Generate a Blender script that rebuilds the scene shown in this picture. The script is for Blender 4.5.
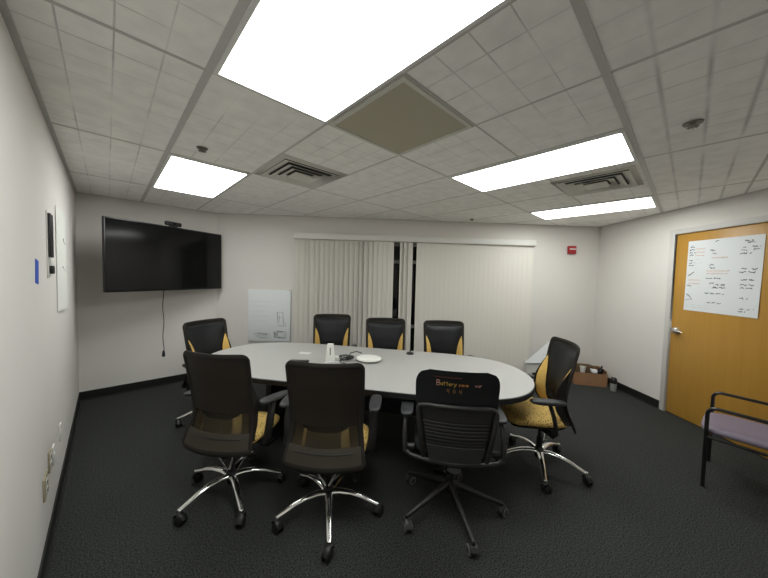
import bpy, bmesh, math, random
from mathutils import Vector, Matrix, Quaternion
for o in list(bpy.data.objects):
    bpy.data.objects.remove(o)
SC = bpy.context.scene
COL = SC.collection
PI = math.pi
random.seed(7)

# ------------------------------------------------------------------ camera
CAM_Z = 1.5646
YAW, PITCH, ROLL, FPX = 0.7603, 0.0430, 0.0249, 291.6
def make_camera():
    cy, sy = math.cos(YAW), math.sin(YAW)
    fwd = Vector((sy*math.cos(PITCH), cy*math.cos(PITCH), -math.sin(PITCH)))
    right = Vector((cy, -sy, 0)); up = right.cross(fwd)
    c, s = math.cos(ROLL), math.sin(ROLL)
    r2 = c*right + s*up; u2 = -s*right + c*up
    cam = bpy.data.cameras.new('camera')
    cam.sensor_fit = 'HORIZONTAL'; cam.sensor_width = 36.0
    cam.lens = 36.0*FPX/768.0
    cam.clip_start = 0.02
    o = bpy.data.objects.new('camera', cam); COL.objects.link(o)
    m = Matrix((r2, u2, -fwd)).transposed().to_4x4()
    m.translation = Vector((0, 0, CAM_Z))
    o.matrix_world = m
    SC.camera = o
make_camera()

# ------------------------------------------------------------------ world, exposure
W = bpy.data.worlds.new('night'); SC.world = W; W.use_nodes = True
W.node_tree.nodes['Background'].inputs[0].default_value = (0.02, 0.024, 0.03, 1)
W.node_tree.nodes['Background'].inputs[1].default_value = 0.5
SC.view_settings.view_transform = 'Standard'
SC.view_settings.look = 'None'
SC.view_settings.gamma = 1.0
SC.view_settings.use_curve_mapping = False
SC.view_settings.exposure = 0.0
PANEL_EMIT = 11.4          # strength of the ceiling light lenses
SC.cycles.max_bounces = 10
SC.cycles.diffuse_bounces = 6
SC.cycles.transparent_max_bounces = 12

# ------------------------------------------------------------------ materials
def srgb(r, g, b):
    f = lambda c: (c/255/12.92) if c/255 <= 0.04045 else ((c/255+0.055)/1.055)**2.4
    return (f(r), f(g), f(b), 1)
def mat(name, col, rough=0.5, metal=0.0, spec=0.5, noise=0.0, nscale=30, bump=0.0, bscale=200, alpha=None, coat=0.0, sheen=0.0):
    m = bpy.data.materials.new(name); m.use_nodes = True
    nt = m.node_tree; b = nt.nodes['Principled BSDF']
    b.inputs['Base Color'].default_value = col
    b.inputs['Roughness'].default_value = rough
    b.inputs['Metallic'].default_value = metal
    b.inputs['Specular IOR Level'].default_value = spec
    b.inputs['Coat Weight'].default_value = coat
    if sheen: b.inputs['Sheen Weight'].default_value = sheen
    if alpha is not None: b.inputs['Alpha'].default_value = alpha
    tc = nt.nodes.new('ShaderNodeTexCoord')
    if noise:
        n = nt.nodes.new('ShaderNodeTexNoise'); n.inputs['Scale'].default_value = nscale; n.inputs['Detail'].default_value = 4
        nt.links.new(tc.outputs['Object'], n.inputs['Vector'])
        mr = nt.nodes.new('ShaderNodeMapRange')
        mr.inputs[1].default_value = 0.25; mr.inputs[2].default_value = 0.75
        mr.inputs[3].default_value = 1-noise; mr.inputs[4].default_value = 1+noise
        nt.links.new(n.outputs[0], mr.inputs[0])
        mx = nt.nodes.new('ShaderNodeVectorMath'); mx.operation = 'SCALE'
        mx.inputs[0].default_value = col[:3]
        nt.links.new(mr.outputs[0], mx.inputs['Scale'])
        nt.links.new(mx.outputs[0], b.inputs['Base Color'])
    if bump:
        n2 = nt.nodes.new('ShaderNodeTexNoise'); n2.inputs['Scale'].default_value = bscale; n2.inputs['Detail'].default_value = 3
        nt.links.new(tc.outputs['Object'], n2.inputs['Vector'])
        bp = nt.nodes.new('ShaderNodeBump'); bp.inputs['Strength'].default_value = bump; bp.inputs['Distance'].default_value = 0.004
        nt.links.new(n2.outputs[0], bp.inputs['Height'])
        nt.links.new(bp.outputs[0], b.inputs['Normal'])
    return m
def emit_mat(name, col, s):
    m = bpy.data.materials.new(name); m.use_nodes = True
    nt = m.node_tree; nt.nodes.clear()
    e = nt.nodes.new('ShaderNodeEmission'); e.inputs[0].default_value = col; e.inputs[1].default_value = s
    o = nt.nodes.new('ShaderNodeOutputMaterial'); nt.links.new(e.outputs[0], o.inputs[0])
    return m
GX, GY, T = 0.3349, 0.2915, 0.6096     # ceiling grid origin and 2 ft pitch

def ceiling_material():
    m = bpy.data.materials.new('scored_ceiling_tile'); m.use_nodes = True
    nt = m.node_tree; b = nt.nodes['Principled BSDF']
    b.inputs['Roughness'].default_value = 0.9
    L = nt.links.new
    tc = nt.nodes.new('ShaderNodeTexCoord'); sep = nt.nodes.new('ShaderNodeSeparateXYZ')
    L(tc.outputs['Object'], sep.inputs[0])
    def M(op, a, b_=None, c_=None):
        n = nt.nodes.new('ShaderNodeMath'); n.operation = op
        for i, v in enumerate((a, b_, c_)):
            if v is None: continue
            if hasattr(v, 'links'): L(v, n.inputs[i])
            else: n.inputs[i].default_value = v
        return n.outputs[0]
    def groove(coord, off, pitch, half):
        q = M('SUBTRACT', coord, off)
        q = M('DIVIDE', q, pitch)
        f = M('FRACT', M('ADD', q, 100.5))
        d = M('ABSOLUTE', M('SUBTRACT', f, 0.5))
        d = M('MULTIPLY', d, pitch)
        return M('SUBTRACT', 1.0, M('SMOOTH_MIN', M('DIVIDE', d, half), 1.0, 0.15))
    gx = groove(sep.outputs[0], GX, T/4, 0.0045)
    wide = M('ADD', M('MULTIPLY', M('LESS_THAN', sep.outputs[1], GY), 0.0085), 0.0045)
    gy = groove(sep.outputs[1], GY, T/4, wide)
    n = nt.nodes.new('ShaderNodeTexNoise'); n.inputs['Scale'].default_value = 2.3; n.inputs['Detail'].default_value = 3
    L(tc.outputs['Object'], n.inputs['Vector'])
    patch = nt.nodes.new('ShaderNodeMapRange'); patch.inputs[1].default_value = 0.35; patch.inputs[2].default_value = 0.65
    patch.inputs[3].default_value = 0.05; patch.inputs[4].default_value = 1.0
    L(n.outputs[0], patch.inputs[0])
    g = M('MAXIMUM', M('MAXIMUM', gx, gy), 0.0)
    g = M('MULTIPLY', g, patch.outputs[0])
    n2 = nt.nodes.new('ShaderNodeTexNoise'); n2.inputs['Scale'].default_value = 9; n2.inputs['Detail'].default_value = 5
    L(tc.outputs['Object'], n2.inputs['Vector'])
    tone = nt.nodes.new('ShaderNodeMapRange'); tone.inputs[1].default_value = 0.3; tone.inputs[2].default_value = 0.7
    tone.inputs[3].default_value = 0.93; tone.inputs[4].default_value = 1.05
    L(n2.outputs[0], tone.inputs[0])
    k = M('MULTIPLY', tone.outputs[0], M('SUBTRACT', 1.0, M('MULTIPLY', g, 0.36)))
    sc = nt.nodes.new('ShaderNodeVectorMath'); sc.operation = 'SCALE'
    sc.inputs[0].default_value = CEIL_COL
    L(k, sc.inputs['Scale']); L(sc.outputs[0], b.inputs['Base Color'])
    n3 = nt.nodes.new('ShaderNodeTexNoise'); n3.inputs['Scale'].default_value = 160
    L(tc.outputs['Object'], n3.inputs['Vector'])
    h = M('SUBTRACT', M('MULTIPLY', n3.outputs[0], 0.25), M('MULTIPLY', g, 1.0))
    bp = nt.nodes.new('ShaderNodeBump'); bp.inputs['Strength'].default_value = 0.7; bp.inputs['Distance'].default_value = 0.004
    L(h, bp.inputs['Height']); L(bp.outputs[0], b.inputs['Normal'])
    return m
CEIL_COL = (0.955, 0.94, 0.905)

def carpet_material():
    m = mat('charcoal_carpet', srgb(56, 58, 60), 0.95, spec=0.15)
    nt = m.node_tree; b = nt.nodes['Principled BSDF']; L = nt.links.new
    tc = nt.nodes.new('ShaderNodeTexCoord')
    n = nt.nodes.new('ShaderNodeTexNoise'); n.inputs['Scale'].default_value = 125; n.inputs['Roughness'].default_value = 0.85; n.inputs['Detail'].default_value = 4
    L(tc.outputs['Object'], n.inputs['Vector'])
    r = nt.nodes.new('ShaderNodeValToRGB')
    r.color_ramp.elements[0].position = 0.40; r.color_ramp.elements[0].color = srgb(13, 14, 14)
    r.color_ramp.elements[1].position = 0.62; r.color_ramp.elements[1].color = srgb(78, 80, 78)
    L(n.outputs[0], r.inputs[0]); L(r.outputs[0], b.inputs['Base Color'])
    bp = nt.nodes.new('ShaderNodeBump'); bp.inputs['Strength'].default_value = 0.25; bp.inputs['Distance'].default_value = 0.003
    L(n.outputs[0], bp.inputs['Height']); L(bp.outputs[0], b.inputs['Normal'])
    return m
def dotted_material():
    m = mat('dotted_yellow_fabric', srgb(205, 168, 82), 0.9, spec=0.2)
    nt = m.node_tree; b = nt.nodes['Principled BSDF']; L = nt.links.new
    tc = nt.nodes.new('ShaderNodeTexCoord')
    v = nt.nodes.new('ShaderNodeTexVoronoi'); v.inputs['Scale'].default_value = 58; v.inputs['Randomness'].default_value = 0.75
    L(tc.outputs['Object'], v.inputs['Vector'])
    r = nt.nodes.new('ShaderNodeValToRGB')
    r.color_ramp.elements[0].position = 0.24; r.color_ramp.elements[0].color = srgb(58, 48, 28)
    r.color_ramp.elements[1].position = 0.36; r.color_ramp.elements[1].color = srgb(206, 174, 104)
    L(v.outputs['Distance'], r.inputs[0]); L(r.outputs[0], b.inputs['Base Color'])
    return m
def wood_material():
    m = mat('honey_wood', srgb(190, 135, 62), 0.38, spec=0.4)
    nt = m.node_tree; b = nt.nodes['Principled BSDF']; L = nt.links.new
    tc = nt.nodes.new('ShaderNodeTexCoord'); mp = nt.nodes.new('ShaderNodeMapping')
    mp.inputs['Scale'].default_value = (9, 9, 0.7)
    L(tc.outputs['Object'], mp.inputs[0])
    n = nt.nodes.new('ShaderNodeTexNoise'); n.inputs['Scale'].default_value = 2.2; n.inputs['Detail'].default_value = 6; n.inputs['Distortion'].default_value = 0.6
    L(mp.outputs[0], n.inputs['Vector'])
    r = nt.nodes.new('ShaderNodeValToRGB')
    r.color_ramp.elements[0].position = 0.3; r.color_ramp.elements[0].color = srgb(180, 134, 56)
    r.color_ramp.elements[1].position = 0.7; r.color_ramp.elements[1].color = srgb(188, 142, 63)
    L(n.outputs[0], r.inputs[0]); L(r.outputs[0], b.inputs['Base Color'])
    return m
def perforated_material():
    m = mat('perforated_metal', srgb(130, 128, 112), 0.6)
    nt = m.node_tree; b = nt.nodes['Principled BSDF']; L = nt.links.new
    tc = nt.nodes.new('ShaderNodeTexCoord')
    v = nt.nodes.new('ShaderNodeTexVoronoi'); v.inputs['Scale'].default_value = 75; v.inputs['Randomness'].default_value = 0.0
    L(tc.outputs['Object'], v.inputs['Vector'])
    r = nt.nodes.new('ShaderNodeValToRGB')
    r.color_ramp.elements[0].position = 0.28; r.color_ramp.elements[0].color = srgb(62, 59, 50)
    r.color_ramp.elements[1].position = 0.42; r.color_ramp.elements[1].color = srgb(182, 176, 154)
    L(v.outputs['Distance'], r.inputs[0]); L(r.outputs[0], b.inputs['Base Color'])
    return m

MT = {}
MT['wall'] = mat('wall_paint', srgb(221, 217, 212), 0.8, spec=0.25, noise=0.012, nscale=3, bump=0.08, bscale=260)
MT['ceil'] = ceiling_material()
MT['carpet'] = carpet_material()
MT['tee'] = mat('ceiling_tee_metal', srgb(196, 194, 190), 0.5)
MT['base'] = mat('black_vinyl_base', srgb(28, 28, 28), 0.45)
MT['lens'] = emit_mat('lamp_lens', (0.97, 1.0, 0.97, 1), PANEL_EMIT)
MT['lampframe'] = mat('lamp_frame', srgb(225, 225, 222), 0.5)
MT['vent'] = mat('white_metal_vent', srgb(212, 210, 202), 0.5)
MT['ventdark'] = mat('vent_throat', srgb(70, 68, 62), 0.8)
MT['perf'] = perforated_material()
MT['chrome'] = mat('chrome', (0.86, 0.86, 0.85, 1), 0.16, 1.0)
MT['steel'] = mat('brushed_steel', (0.62, 0.62, 0.60, 1), 0.3, 1.0)
MT['black'] = mat('black_plastic', srgb(27, 27, 28), 0.45, bump=0.05)
MT['armpad'] = mat('black_arm_pad', srgb(42, 43, 45), 0.5)
MT['blackfab'] = mat('black_fabric', srgb(25, 27, 28), 0.85, spec=0.25, bump=0.2, bscale=500)
MT['leather'] = mat('black_leatherette', srgb(20, 22, 24), 0.46, spec=0.35, bump=0.5, bscale=14)
MT['frame'] = mat('chair_back_frame', srgb(34, 31, 27), 0.7, spec=0.3)
MT['mesh'] = mat('dark_mesh', srgb(44, 39, 32), 0.7, spec=0.3, alpha=0.90)
MT['thinmesh'] = mat('sheer_mesh', srgb(46, 41, 33), 0.75, spec=0.3, alpha=0.60)
MT['skirt'] = mat('brown_black_shell', srgb(52, 46, 37), 0.6, alpha=None)
MT['yellow'] = dotted_material()
MT['yellowedge'] = mat('plain_yellow_fabric', srgb(206, 170, 96), 0.85, spec=0.2, noise=0.08, nscale=60)
MT['grey'] = mat('dark_grey_plastic', srgb(56, 56, 57), 0.42)
MT['wheelgrey'] = mat('grey_wheel', srgb(120, 117, 112), 0.55)
MT['legblk'] = mat('black_coated_leg', srgb(40, 39, 38), 0.38)
MT['lam'] = mat('pale_grey_laminate', srgb(173, 172, 169), 0.42, spec=0.4, noise=0.015, nscale=40)
MT['edge'] = mat('black_table_edge', srgb(24, 24, 24), 0.4)
MT['screen'] = mat('tv_glass', srgb(14, 14, 15), 0.10, spec=0.3)
MT['bezel'] = mat('tv_bezel', srgb(15, 15, 16), 0.35)
MT['blind'] = mat('vinyl_slat', srgb(226, 222, 213), 0.55, spec=0.3)
MT['rail'] = mat('vinyl_headrail', srgb(222, 220, 214), 0.5)
MT['glass'] = mat('night_glass', srgb(14, 15, 16), 0.05, spec=0.5)
MT['winframe'] = mat('window_frame_metal', srgb(120, 118, 112), 0.5)
MT['wood'] = wood_material()
MT['doorframe'] = mat('grey_painted_frame', srgb(203, 200, 195), 0.5)
MT['paper'] = mat('white_paper', srgb(226, 229, 230), 0.85, spec=0.2)
MT['paperl'] = mat('pale_paper', srgb(222, 222, 216), 0.85, spec=0.2)
MT['inkblack'] = mat('black_ink', srgb(45, 45, 60), 0.7)
MT['inkorange'] = mat('orange_ink', srgb(214, 150, 110), 0.7)
MT['inkgreen'] = mat('green_ink', srgb(170, 178, 140), 0.7)
MT['pencil'] = mat('grey_pencil', srgb(92, 94, 100), 0.7)
MT['pencillight'] = mat('pale_pencil', srgb(196, 202, 198), 0.8)
MT['lilac'] = mat('lilac_vinyl', srgb(124, 113, 128), 0.55, noise=0.05, nscale=20)
MT['blackmetal'] = mat('black_metal_tube', srgb(22, 20, 21), 0.28, coat=0.3)
MT['card'] = mat('brown_cardboard', srgb(150, 112, 80), 0.85, noise=0.08, nscale=14)
MT['white'] = mat('white_plastic', srgb(226, 226, 220), 0.4)
MT['offwhite'] = mat('offwhite_carton', srgb(214, 213, 208), 0.7)
MT['red'] = mat('red_alarm', srgb(165, 30, 38), 0.45)
MT['blue'] = mat('blue_tape', srgb(40, 84, 190), 0.6)
MT['brass'] = mat('brass_outlet', srgb(170, 160, 135), 0.4)
MT['brownstuff'] = mat('brown_packing', srgb(96, 76, 52), 0.9, noise=0.3, nscale=60)
MT['mugsteel'] = mat('satin_mug_steel', (0.55, 0.55, 0.53, 1), 0.35, 0.4)
MT['chalky'] = mat('yellow_chalk', srgb(190, 158, 70), 0.9)
MT['chalkp'] = mat('pink_chalk', srgb(186, 140, 128), 0.9)
MT['chalko'] = mat('orange_chalk', srgb(180, 120, 66), 0.9)
MT['chalkr'] = mat('dull_red_chalk', srgb(120, 62, 46), 0.9)
MT['chalkd'] = mat('dim_brown_chalk', srgb(138, 98, 62), 0.9)
MT['sprink'] = mat('sprinkler_metal', srgb(120, 116, 108), 0.4, 0.6)

# ------------------------------------------------------------------ mesh helpers
class MB:
    def __init__(s): s.bm = bmesh.new()
    def _xf(s, geom, m):
        bmesh.ops.transform(s.bm, matrix=m, verts=geom)
    def box(s, c, d, rot=None, bev=0.0, seg=2):
        r = bmesh.ops.create_cube(s.bm, size=1.0)
        vs = r['verts']
        bmesh.ops.scale(s.bm, vec=Vector(d), verts=vs)
        if bev > 0:
            es = list({e for v in vs for e in v.link_edges})
            rb = bmesh.ops.bevel(s.bm, geom=es, offset=min(bev, min(d)*0.49), segments=seg, affect='EDGES', profile=0.5)
            vs = list({v for f in rb['faces'] for v in f.verts} | {v for v in vs if v.is_valid})
        m = Matrix.Translation(Vector(c))
        if rot is not None: m = m @ (rot.to_4x4() if hasattr(rot, 'to_4x4') else rot)
        s._xf(vs, m); return s
    def tube(s, pts, r, n=10, caps=True, flat=None, up=None, closed=False):
        """round (or flat=(w,h) scaled) tube along pts"""
        pts = [Vector(p) for p in pts]; N = len(pts)
        rings = []
        prev = None
        for i, p in enumerate(pts):
            if closed: t = pts[(i+1) % N]-pts[i-1]
            elif i == 0: t = pts[1]-pts[0]
            elif i == N-1: t = pts[-1]-pts[-2]
            else: t = (pts[i+1]-pts[i]).normalized()+(pts[i]-pts[i-1]).normalized()
            t.normalize()
            if up is not None:
                u = Vector(up); a = u.cross(t)
                if a.length < 1e-5: a = Vector((1, 0, 0)).cross(t)
                a.normalize()
            else:
                if prev is None:
                    a = Vector((0, 0, 1)).cross(t)
                    if a.length < 1e-3: a = Vector((1, 0, 0)).cross(t)
                else:
                    a = prev - t*prev.dot(t)
                a.normalize()
            prev = a
            b = t.cross(a)
            rr = r[i] if isinstance(r, (list, tuple)) else r
            fx, fy = flat if flat else (1, 1)
            ring = []
            for k in range(n):
                q = 2*PI*(k+0.5)/n
                ring.append(s.bm.verts.new(p + a*math.cos(q)*rr*fx + b*math.sin(q)*rr*fy))
            rings.append(ring)
        M = N if closed else N-1
        for i in range(M):
            A, B = rings[i], rings[(i+1) % N]
            for k in range(n):
                s.bm.faces.new((A[k], A[(k+1) % n], B[(k+1) % n], B[k]))
        if caps and not closed:
            s.bm.faces.new(list(reversed(rings[0]))); s.bm.faces.new(rings[-1])
        return s
    def lathe(s, prof, n=24, m=None):
        """prof list of (r,z); revolve about z"""
        rings = []
        for r, z in prof:
            if r < 1e-6: rings.append([s.bm.verts.new((0, 0, z))])
            else: rings.append([s.bm.verts.new((r*math.cos(2*PI*k/n), r*math.sin(2*PI*k/n), z)) for k in range(n)])
        for A, B in zip(rings, rings[1:]):
            if len(A) == 1 and len(B) == 1: continue
            for k in range(n):
                k2 = (k+1) % n
                if len(A) == 1: s.bm.faces.new((A[0], B[k2], B[k]))
                elif len(B) == 1: s.bm.faces.new((A[k], A[k2], B[0]))
                else: s.bm.faces.new((A[k], A[k2], B[k2], B[k]))
        if m is not None: s._xf([v for R in rings for v in R], m)
        return s
    def cyl(s, a, b, r, n=20, r2=None):
        return s.tube([a, b], [r, r if r2 is None else r2], n)
    def prism(s, outline, z0, z1, bev=0.0):
        lo = [s.bm.verts.new((x, y, z0)) for x, y in outline]
        hi = [s.bm.verts.new((x, y, z1)) for x, y in outline]
        n = len(outline)
        s.bm.faces.new(list(reversed(lo))); s.bm.faces.new(hi)
        for i in range(n):
            s.bm.faces.new((lo[i], lo[(i+1) % n], hi[(i+1) % n], hi[i]))
        return s
    def grid(s, fn, nu, nv, thick=None, tdir=None):
        """fn(u,v) with u,v in 0..1; thick -> closed slab, offset by tdir(u,v)*thick"""
        P = [[Vector(fn(i/nu, j/nv)) for j in range(nv+1)] for i in range(nu+1)]
        A = [[s.bm.verts.new(p) for p in row] for row in P]
        for i in range(nu):
            for j in range(nv):
                s.bm.faces.new((A[i][j], A[i+1][j], A[i+1][j+1], A[i][j+1]))
        if thick:
            off = Vector(tdir)*thick
            B = [[s.bm.verts.new(p+off) for p in row] for row in P]
            for i in range(nu):
                for j in range(nv):
                    s.bm.faces.new((B[i][j], B[i][j+1], B[i+1][j+1], B[i+1][j]))
            for i in range(nu):
                s.bm.faces.new((A[i][0], B[i][0], B[i+1][0], A[i+1][0]))
                s.bm.faces.new((A[i][nv], A[i+1][nv], B[i+1][nv], B[i][nv]))
            for j in range(nv):
                s.bm.faces.new((A[0][j], A[0][j+1], B[0][j+1], B[0][j]))
                s.bm.faces.new((A[nu][j], B[nu][j], B[nu][j+1], A[nu][j+1]))
        return s
    def pillow(s, c, d, nexp=4.0, sag=0.0, nu=36, nv=12, front=0.0):
        """rounded cushion: superellipse outline in xy, rounded edge in z"""
        rings = []
        for j in range(nv+1):
            ph = -PI/2 + PI*j/nv
            cz = math.sin(ph); cr = math.cos(ph)
            k = abs(cr)**0.45
            ring = []
            for i in range(nu):
                q = 2*PI*i/nu
                cx_, sx_ = math.cos(q), math.sin(q)
                x = math.copysign(abs(cx_)**(2/nexp), cx_)*k*d[0]/2
                y = math.copysign(abs(sx_)**(2/nexp), sx_)*k*d[1]/2
                z = math.copysign(abs(cz)**0.7, cz)*d[2]/2
                dz = -front*max(0, y/(d[1]/2)-0.35)**2 - sag*(1-(2*x/d[0])**2)*(1-(2*y/d[1])**2)
                ring.append(s.bm.verts.new((c[0]+x, c[1]+y, c[2]+z+dz)))
            rings.append(ring)
        for A, B in zip(rings, rings[1:]):
            for k in range(nu):
                s.bm.faces.new((A[k], A[(k+1) % nu], B[(k+1) % nu], B[k]))
        return s
    def build(s, name, m, parent=None, angle=40, loc=None, rot=None):
        bmesh.ops.remove_doubles(s.bm, verts=s.bm.verts, dist=1e-6)
        bmesh.ops.recalc_face_normals(s.bm, faces=s.bm.faces)
        me = bpy.data.meshes.new(name); s.bm.to_mesh(me); s.bm.free()
        me.materials.append(m)
        for p in me.polygons: p.use_smooth = True
        me.set_sharp_from_angle(angle=math.radians(angle))
        o = bpy.data.objects.new(name, me); COL.objects.link(o)
        if parent is not None: o.parent = parent
        if loc is not None: o.location = loc
        if rot is not None: o.rotation_euler = rot
        return o

def tag(o, label=None, cat=None, group=None, kind=None):
    if label: o['label'] = label
    if cat: o['category'] = cat
    if group: o['group'] = group
    if kind: o['kind'] = kind
    return o
def thing(name, label, cat, loc=(0, 0, 0), rz=0.0, group=None):
    o = bpy.data.objects.new(name, None); COL.objects.link(o)
    o.empty_display_size = 0.1
    o.location = loc; o.rotation_euler = (0, 0, rz)
    return tag(o, label, cat, group)
def copy_tree(o, parent=None):
    c = o.copy(); COL.objects.link(c)
    if parent is not None: c.parent = parent
    for ch in list(o.children): copy_tree(ch, c)
    return c
def struct(o): o['kind'] = 'structure'; return o
def arc(cx, cy, r, a0, a1, n=8):
    return [(cx+r*math.cos(a0+(a1-a0)*i/n), cy+r*math.sin(a0+(a1-a0)*i/n)) for i in range(n+1)]
def rrect(w, h, r, n=5):
    p = []
    for (sx, sy, a) in ((1, 1, 0), (-1, 1, PI/2), (-1, -1, PI), (1, -1, 3*PI/2)):
        p += arc(sx*(w/2-r), sy*(h/2-r), r, a, a+PI/2, n)
    return p

# ------------------------------------------------------------------ room shell
ZC = 2.4509
P1 = Vector((-0.2561, 4.9438)); P2 = Vector((1.2092, 4.9438))
DW = Vector((math.cos(-0.703), math.sin(-0.703)))
LW = 6.0129
P3 = P2 + DW*LW
DR = Vector((math.cos(-2.3271), math.sin(-2.3271)))
LR = 3.45
P4 = P3 + DR*LR
P0 = Vector((P1.x, P4.y))
AW = math.atan2(DW.y, DW.x); AR = math.atan2(DR.y, DR.x)
poly = [P0, P1, P2, P3, P4]
MB().prism([(v.x, v.y) for v in reversed([p + (p-Vector((2, 2)))*0.06 for p in poly])], -0.1, 0.0).build('floor', MT['carpet'])
MB().prism([(v.x, v.y) for v in reversed([p + (p-Vector((2, 2)))*0.06 for p in poly])], ZC, ZC+0.1).build('ceiling', MT['ceil'])
struct(bpy.data.objects['floor']); struct(bpy.data.objects['ceiling'])
TH = 0.1
def wall_boxes(name, p, a, rects):
    """rects (s0,s1,z0,z1) in wall coordinates; inner face on local y=0, body on +y"""
    m = MB()
    for s0, s1, z0, z1 in rects:
        m.box(((s0+s1)/2, TH/2, (z0+z1)/2), (s1-s0, TH, z1-z0))
    o = m.build(name, MT['wall'], loc=(p.x, p.y, 0), rot=(0, 0, a))
    return struct(o)
wall_boxes('wall_left', P0, PI/2, [(-0.1, (P1-P0).length+0.1, 0, ZC)])
wall_boxes('wall_back', P1, 0, [(0, (P2-P1).length+0.03, 0, ZC)])
WS0, WS1, WZ0, WZ1 = 1.22, 4.80, 0.06, 2.10
wall_boxes('wall_window', P2, AW, [(0, WS0, 0, ZC), (WS1, LW+0.0, 0, ZC), (WS0, WS1, WZ1, ZC), (WS0, WS1, 0, WZ0)])
DS0, DS1, DZ = 1.245, 2.265, 2.15        # door leaf span on the right wall
FR = 0.06
wall_boxes('wall_right', P3, AR, [(0, DS0-FR, 0, ZC), (DS1+FR, LR+0.1, 0, ZC), (DS0-FR, DS1+FR, DZ+FR, ZC)])
wall_boxes('wall_rear', P4, PI, [(0, (P4-P0).length, 0, ZC)])
def baseboard(name, p, a, spans):
    m = MB()
    for s0, s1 in spans:
        m.box(((s0+s1)/2, -0.004, 0.05), (s1-s0, 0.008, 0.10))
        m.box(((s0+s1)/2, -0.010, 0.004), (s1-s0, 0.020, 0.008))
    struct(m.build(name, MT['base'], loc=(p.x, p.y, 0), rot=(0, 0, a)))
baseboard('baseboard_left', P0, PI/2, [(0, (P1-P0).length)])
baseboard('baseboard_back', P1, 0, [(0, (P2-P1).length)])
baseboard('baseboard_window', P2, AW, [(0, WS0), (WS1, LW)])
baseboard('baseboard_right', P3, AR, [(0, DS0-FR), (DS1+FR, LR)])

# window, behind the blinds
w = MB()
for s in (WS0+0.03, 2.42, 3.61, WS1-0.03):
    w.box((s, 0.05, (WZ0+WZ1)/2), (0.06, 0.06, WZ1-WZ0))
for z in (WZ0+0.03, 0.78, 1.80, WZ1-0.03):
    w.box(((WS0+WS1)/2, 0.05, z), (WS1-WS0, 0.05, 0.05))
wo = struct(w.build('window_1', MT['winframe'], loc=(P2.x, P2.y, 0), rot=(0, 0, AW)))
MB().box(((WS0+WS1)/2, 0.06, (WZ0+WZ1)/2), (WS1-WS0, 0.008, WZ1-WZ0)).build('window_glass', MT['glass'], wo)

# door
d = MB().box(((DS0+DS1)/2, 0.012+0.022, DZ/2+0.004), (DS1-DS0-0.006, 0.044, DZ-0.010), bev=0.002)
door = struct(d.build('door_1', MT['wood'], loc=(P3.x, P3.y, 0), rot=(0, 0, AR)))
f = MB()
for s in (DS0-FR/2, DS1+FR/2): f.box((s, 0.045, (DZ+FR)/2), (FR, 0.12, DZ+FR), bev=0.004)
f.box(((DS0+DS1)/2, 0.045, DZ+FR/2), (DS1-DS0, 0.12, FR), bev=0.004)
f.build('door_frame', MT['doorframe'], door)
h = MB()
h.lathe([(0, 0), (0.042, 0), (0.042, 0.010), (0.036, 0.026), (0.024, 0.034), (0.016, 0.055), (0, 0.057)], 24, Matrix.Translation((DS0+0.07, 0.012, 1.01)) @ Matrix.Rotation(PI/2, 4, 'X'))
h.tube([(DS0+0.07, -0.035, 1.01), (DS0+0.10, -0.044, 1.012), (DS0+0.15, -0.046, 1.008), (DS0+0.185, -0.042, 1.0)], [0.014, 0.014, 0.012, 0.008], 10)
h.box((DS0+0.004, 0.009, 1.01), (0.022, 0.010, 0.06), bev=0.002)
h.build('lever_handle', MT['steel'], door)

# ceiling tee grid: one trim with wide bars where the photo shows them
def inside_clip(line_pts):
    return line_pts
t = MB()
def clip_seg(a, b):
    """clip 2D segment to the room polygon (convex, clockwise order)"""
    a = Vector(a); b = Vector(b); t0, t1 = 0.0, 1.0
    n = len(poly)
    for i in range(n):
        p, q = poly[i], poly[(i+1) % n]
        e = q-p; nrm = Vector((e.y, -e.x))       # inward for clockwise order
        da = (a-p).dot(nrm); db = (b-p).dot(nrm)
        if da < 0 and db < 0: return None
        if da < 0: t0 = max(t0, da/(da-db))
        elif db < 0: t1 = min(t1, da/(da-db))
    if t0 >= t1: return None
    return a+(b-a)*t0, a+(b-a)*t1
def tee(a, b, wd=0.024, dz=0.0):
    c = clip_seg(a, b)
    if not c: return
    p, q = c
    if (q-p).length < 0.03: return
    m_ = (p+q)/2; l_ = (q-p).length; an = math.atan2(q.y-p.y, q.x-p.x)
    hh = 0.006 if wd >= 0.024 else 0.002
    t.box((m_.x, m_.y, ZC-hh/2-dz), (l_-0.01, wd, hh), Matrix.Rotation(an, 4, 'Z'))
X = lambda i: GX+i*T
Y = lambda j: GY+j*T
tee((X(0), Y(-3)), (X(0), Y(9)), 0.030)
tee((X(-1), Y(0)), (X(10), Y(0)), 0.030)
for i in range(1, 10):
    tee((X(i), Y(0)), (X(i), Y(9)), 0.012 if i not in (1,) else 0.016)
for j in (2, 4, 6):
    tee((X(-2), Y(j)), (X(0), Y(j)), 0.016); 
for i in range(0, 9):
    for j in (2, 4, 6): tee((X(i), Y(j)), (X(i+1), Y(j)), 0.012)
tee((X(1), Y(1)), (X(3), Y(1)), 0.010); tee((X(1), Y(3)), (X(2), Y(3)), 0.010); tee((X(4), Y(1)), (X(6), Y(1)), 0.010)
tee((X(0), Y(-1)), (X(9), Y(-1)), 0.016, 0.0005)
for i in (2, 4, 6): tee((X(i), Y(-3)), (X(i), Y(0)), 0.016)
struct(t.build('trim_1', MT['tee']))
# wall angle round the ceiling edge
wa = MB()
for p, q in zip(poly, poly[1:]+poly[:1]):
    a = math.atan2(q.y-p.y, q.x-p.x); m_ = (p+q)/2; nrm = Vector(((q-p).y, -(q-p).x)).normalized()
    c = m_ + nrm*0.011
    wa.box((c.x, c.y, ZC-0.003), ((q-p).length-0.02, 0.022, 0.005), Matrix.Rotation(a, 4, 'Z'))
struct(wa.build('trim_2', MT['tee']))

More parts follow.
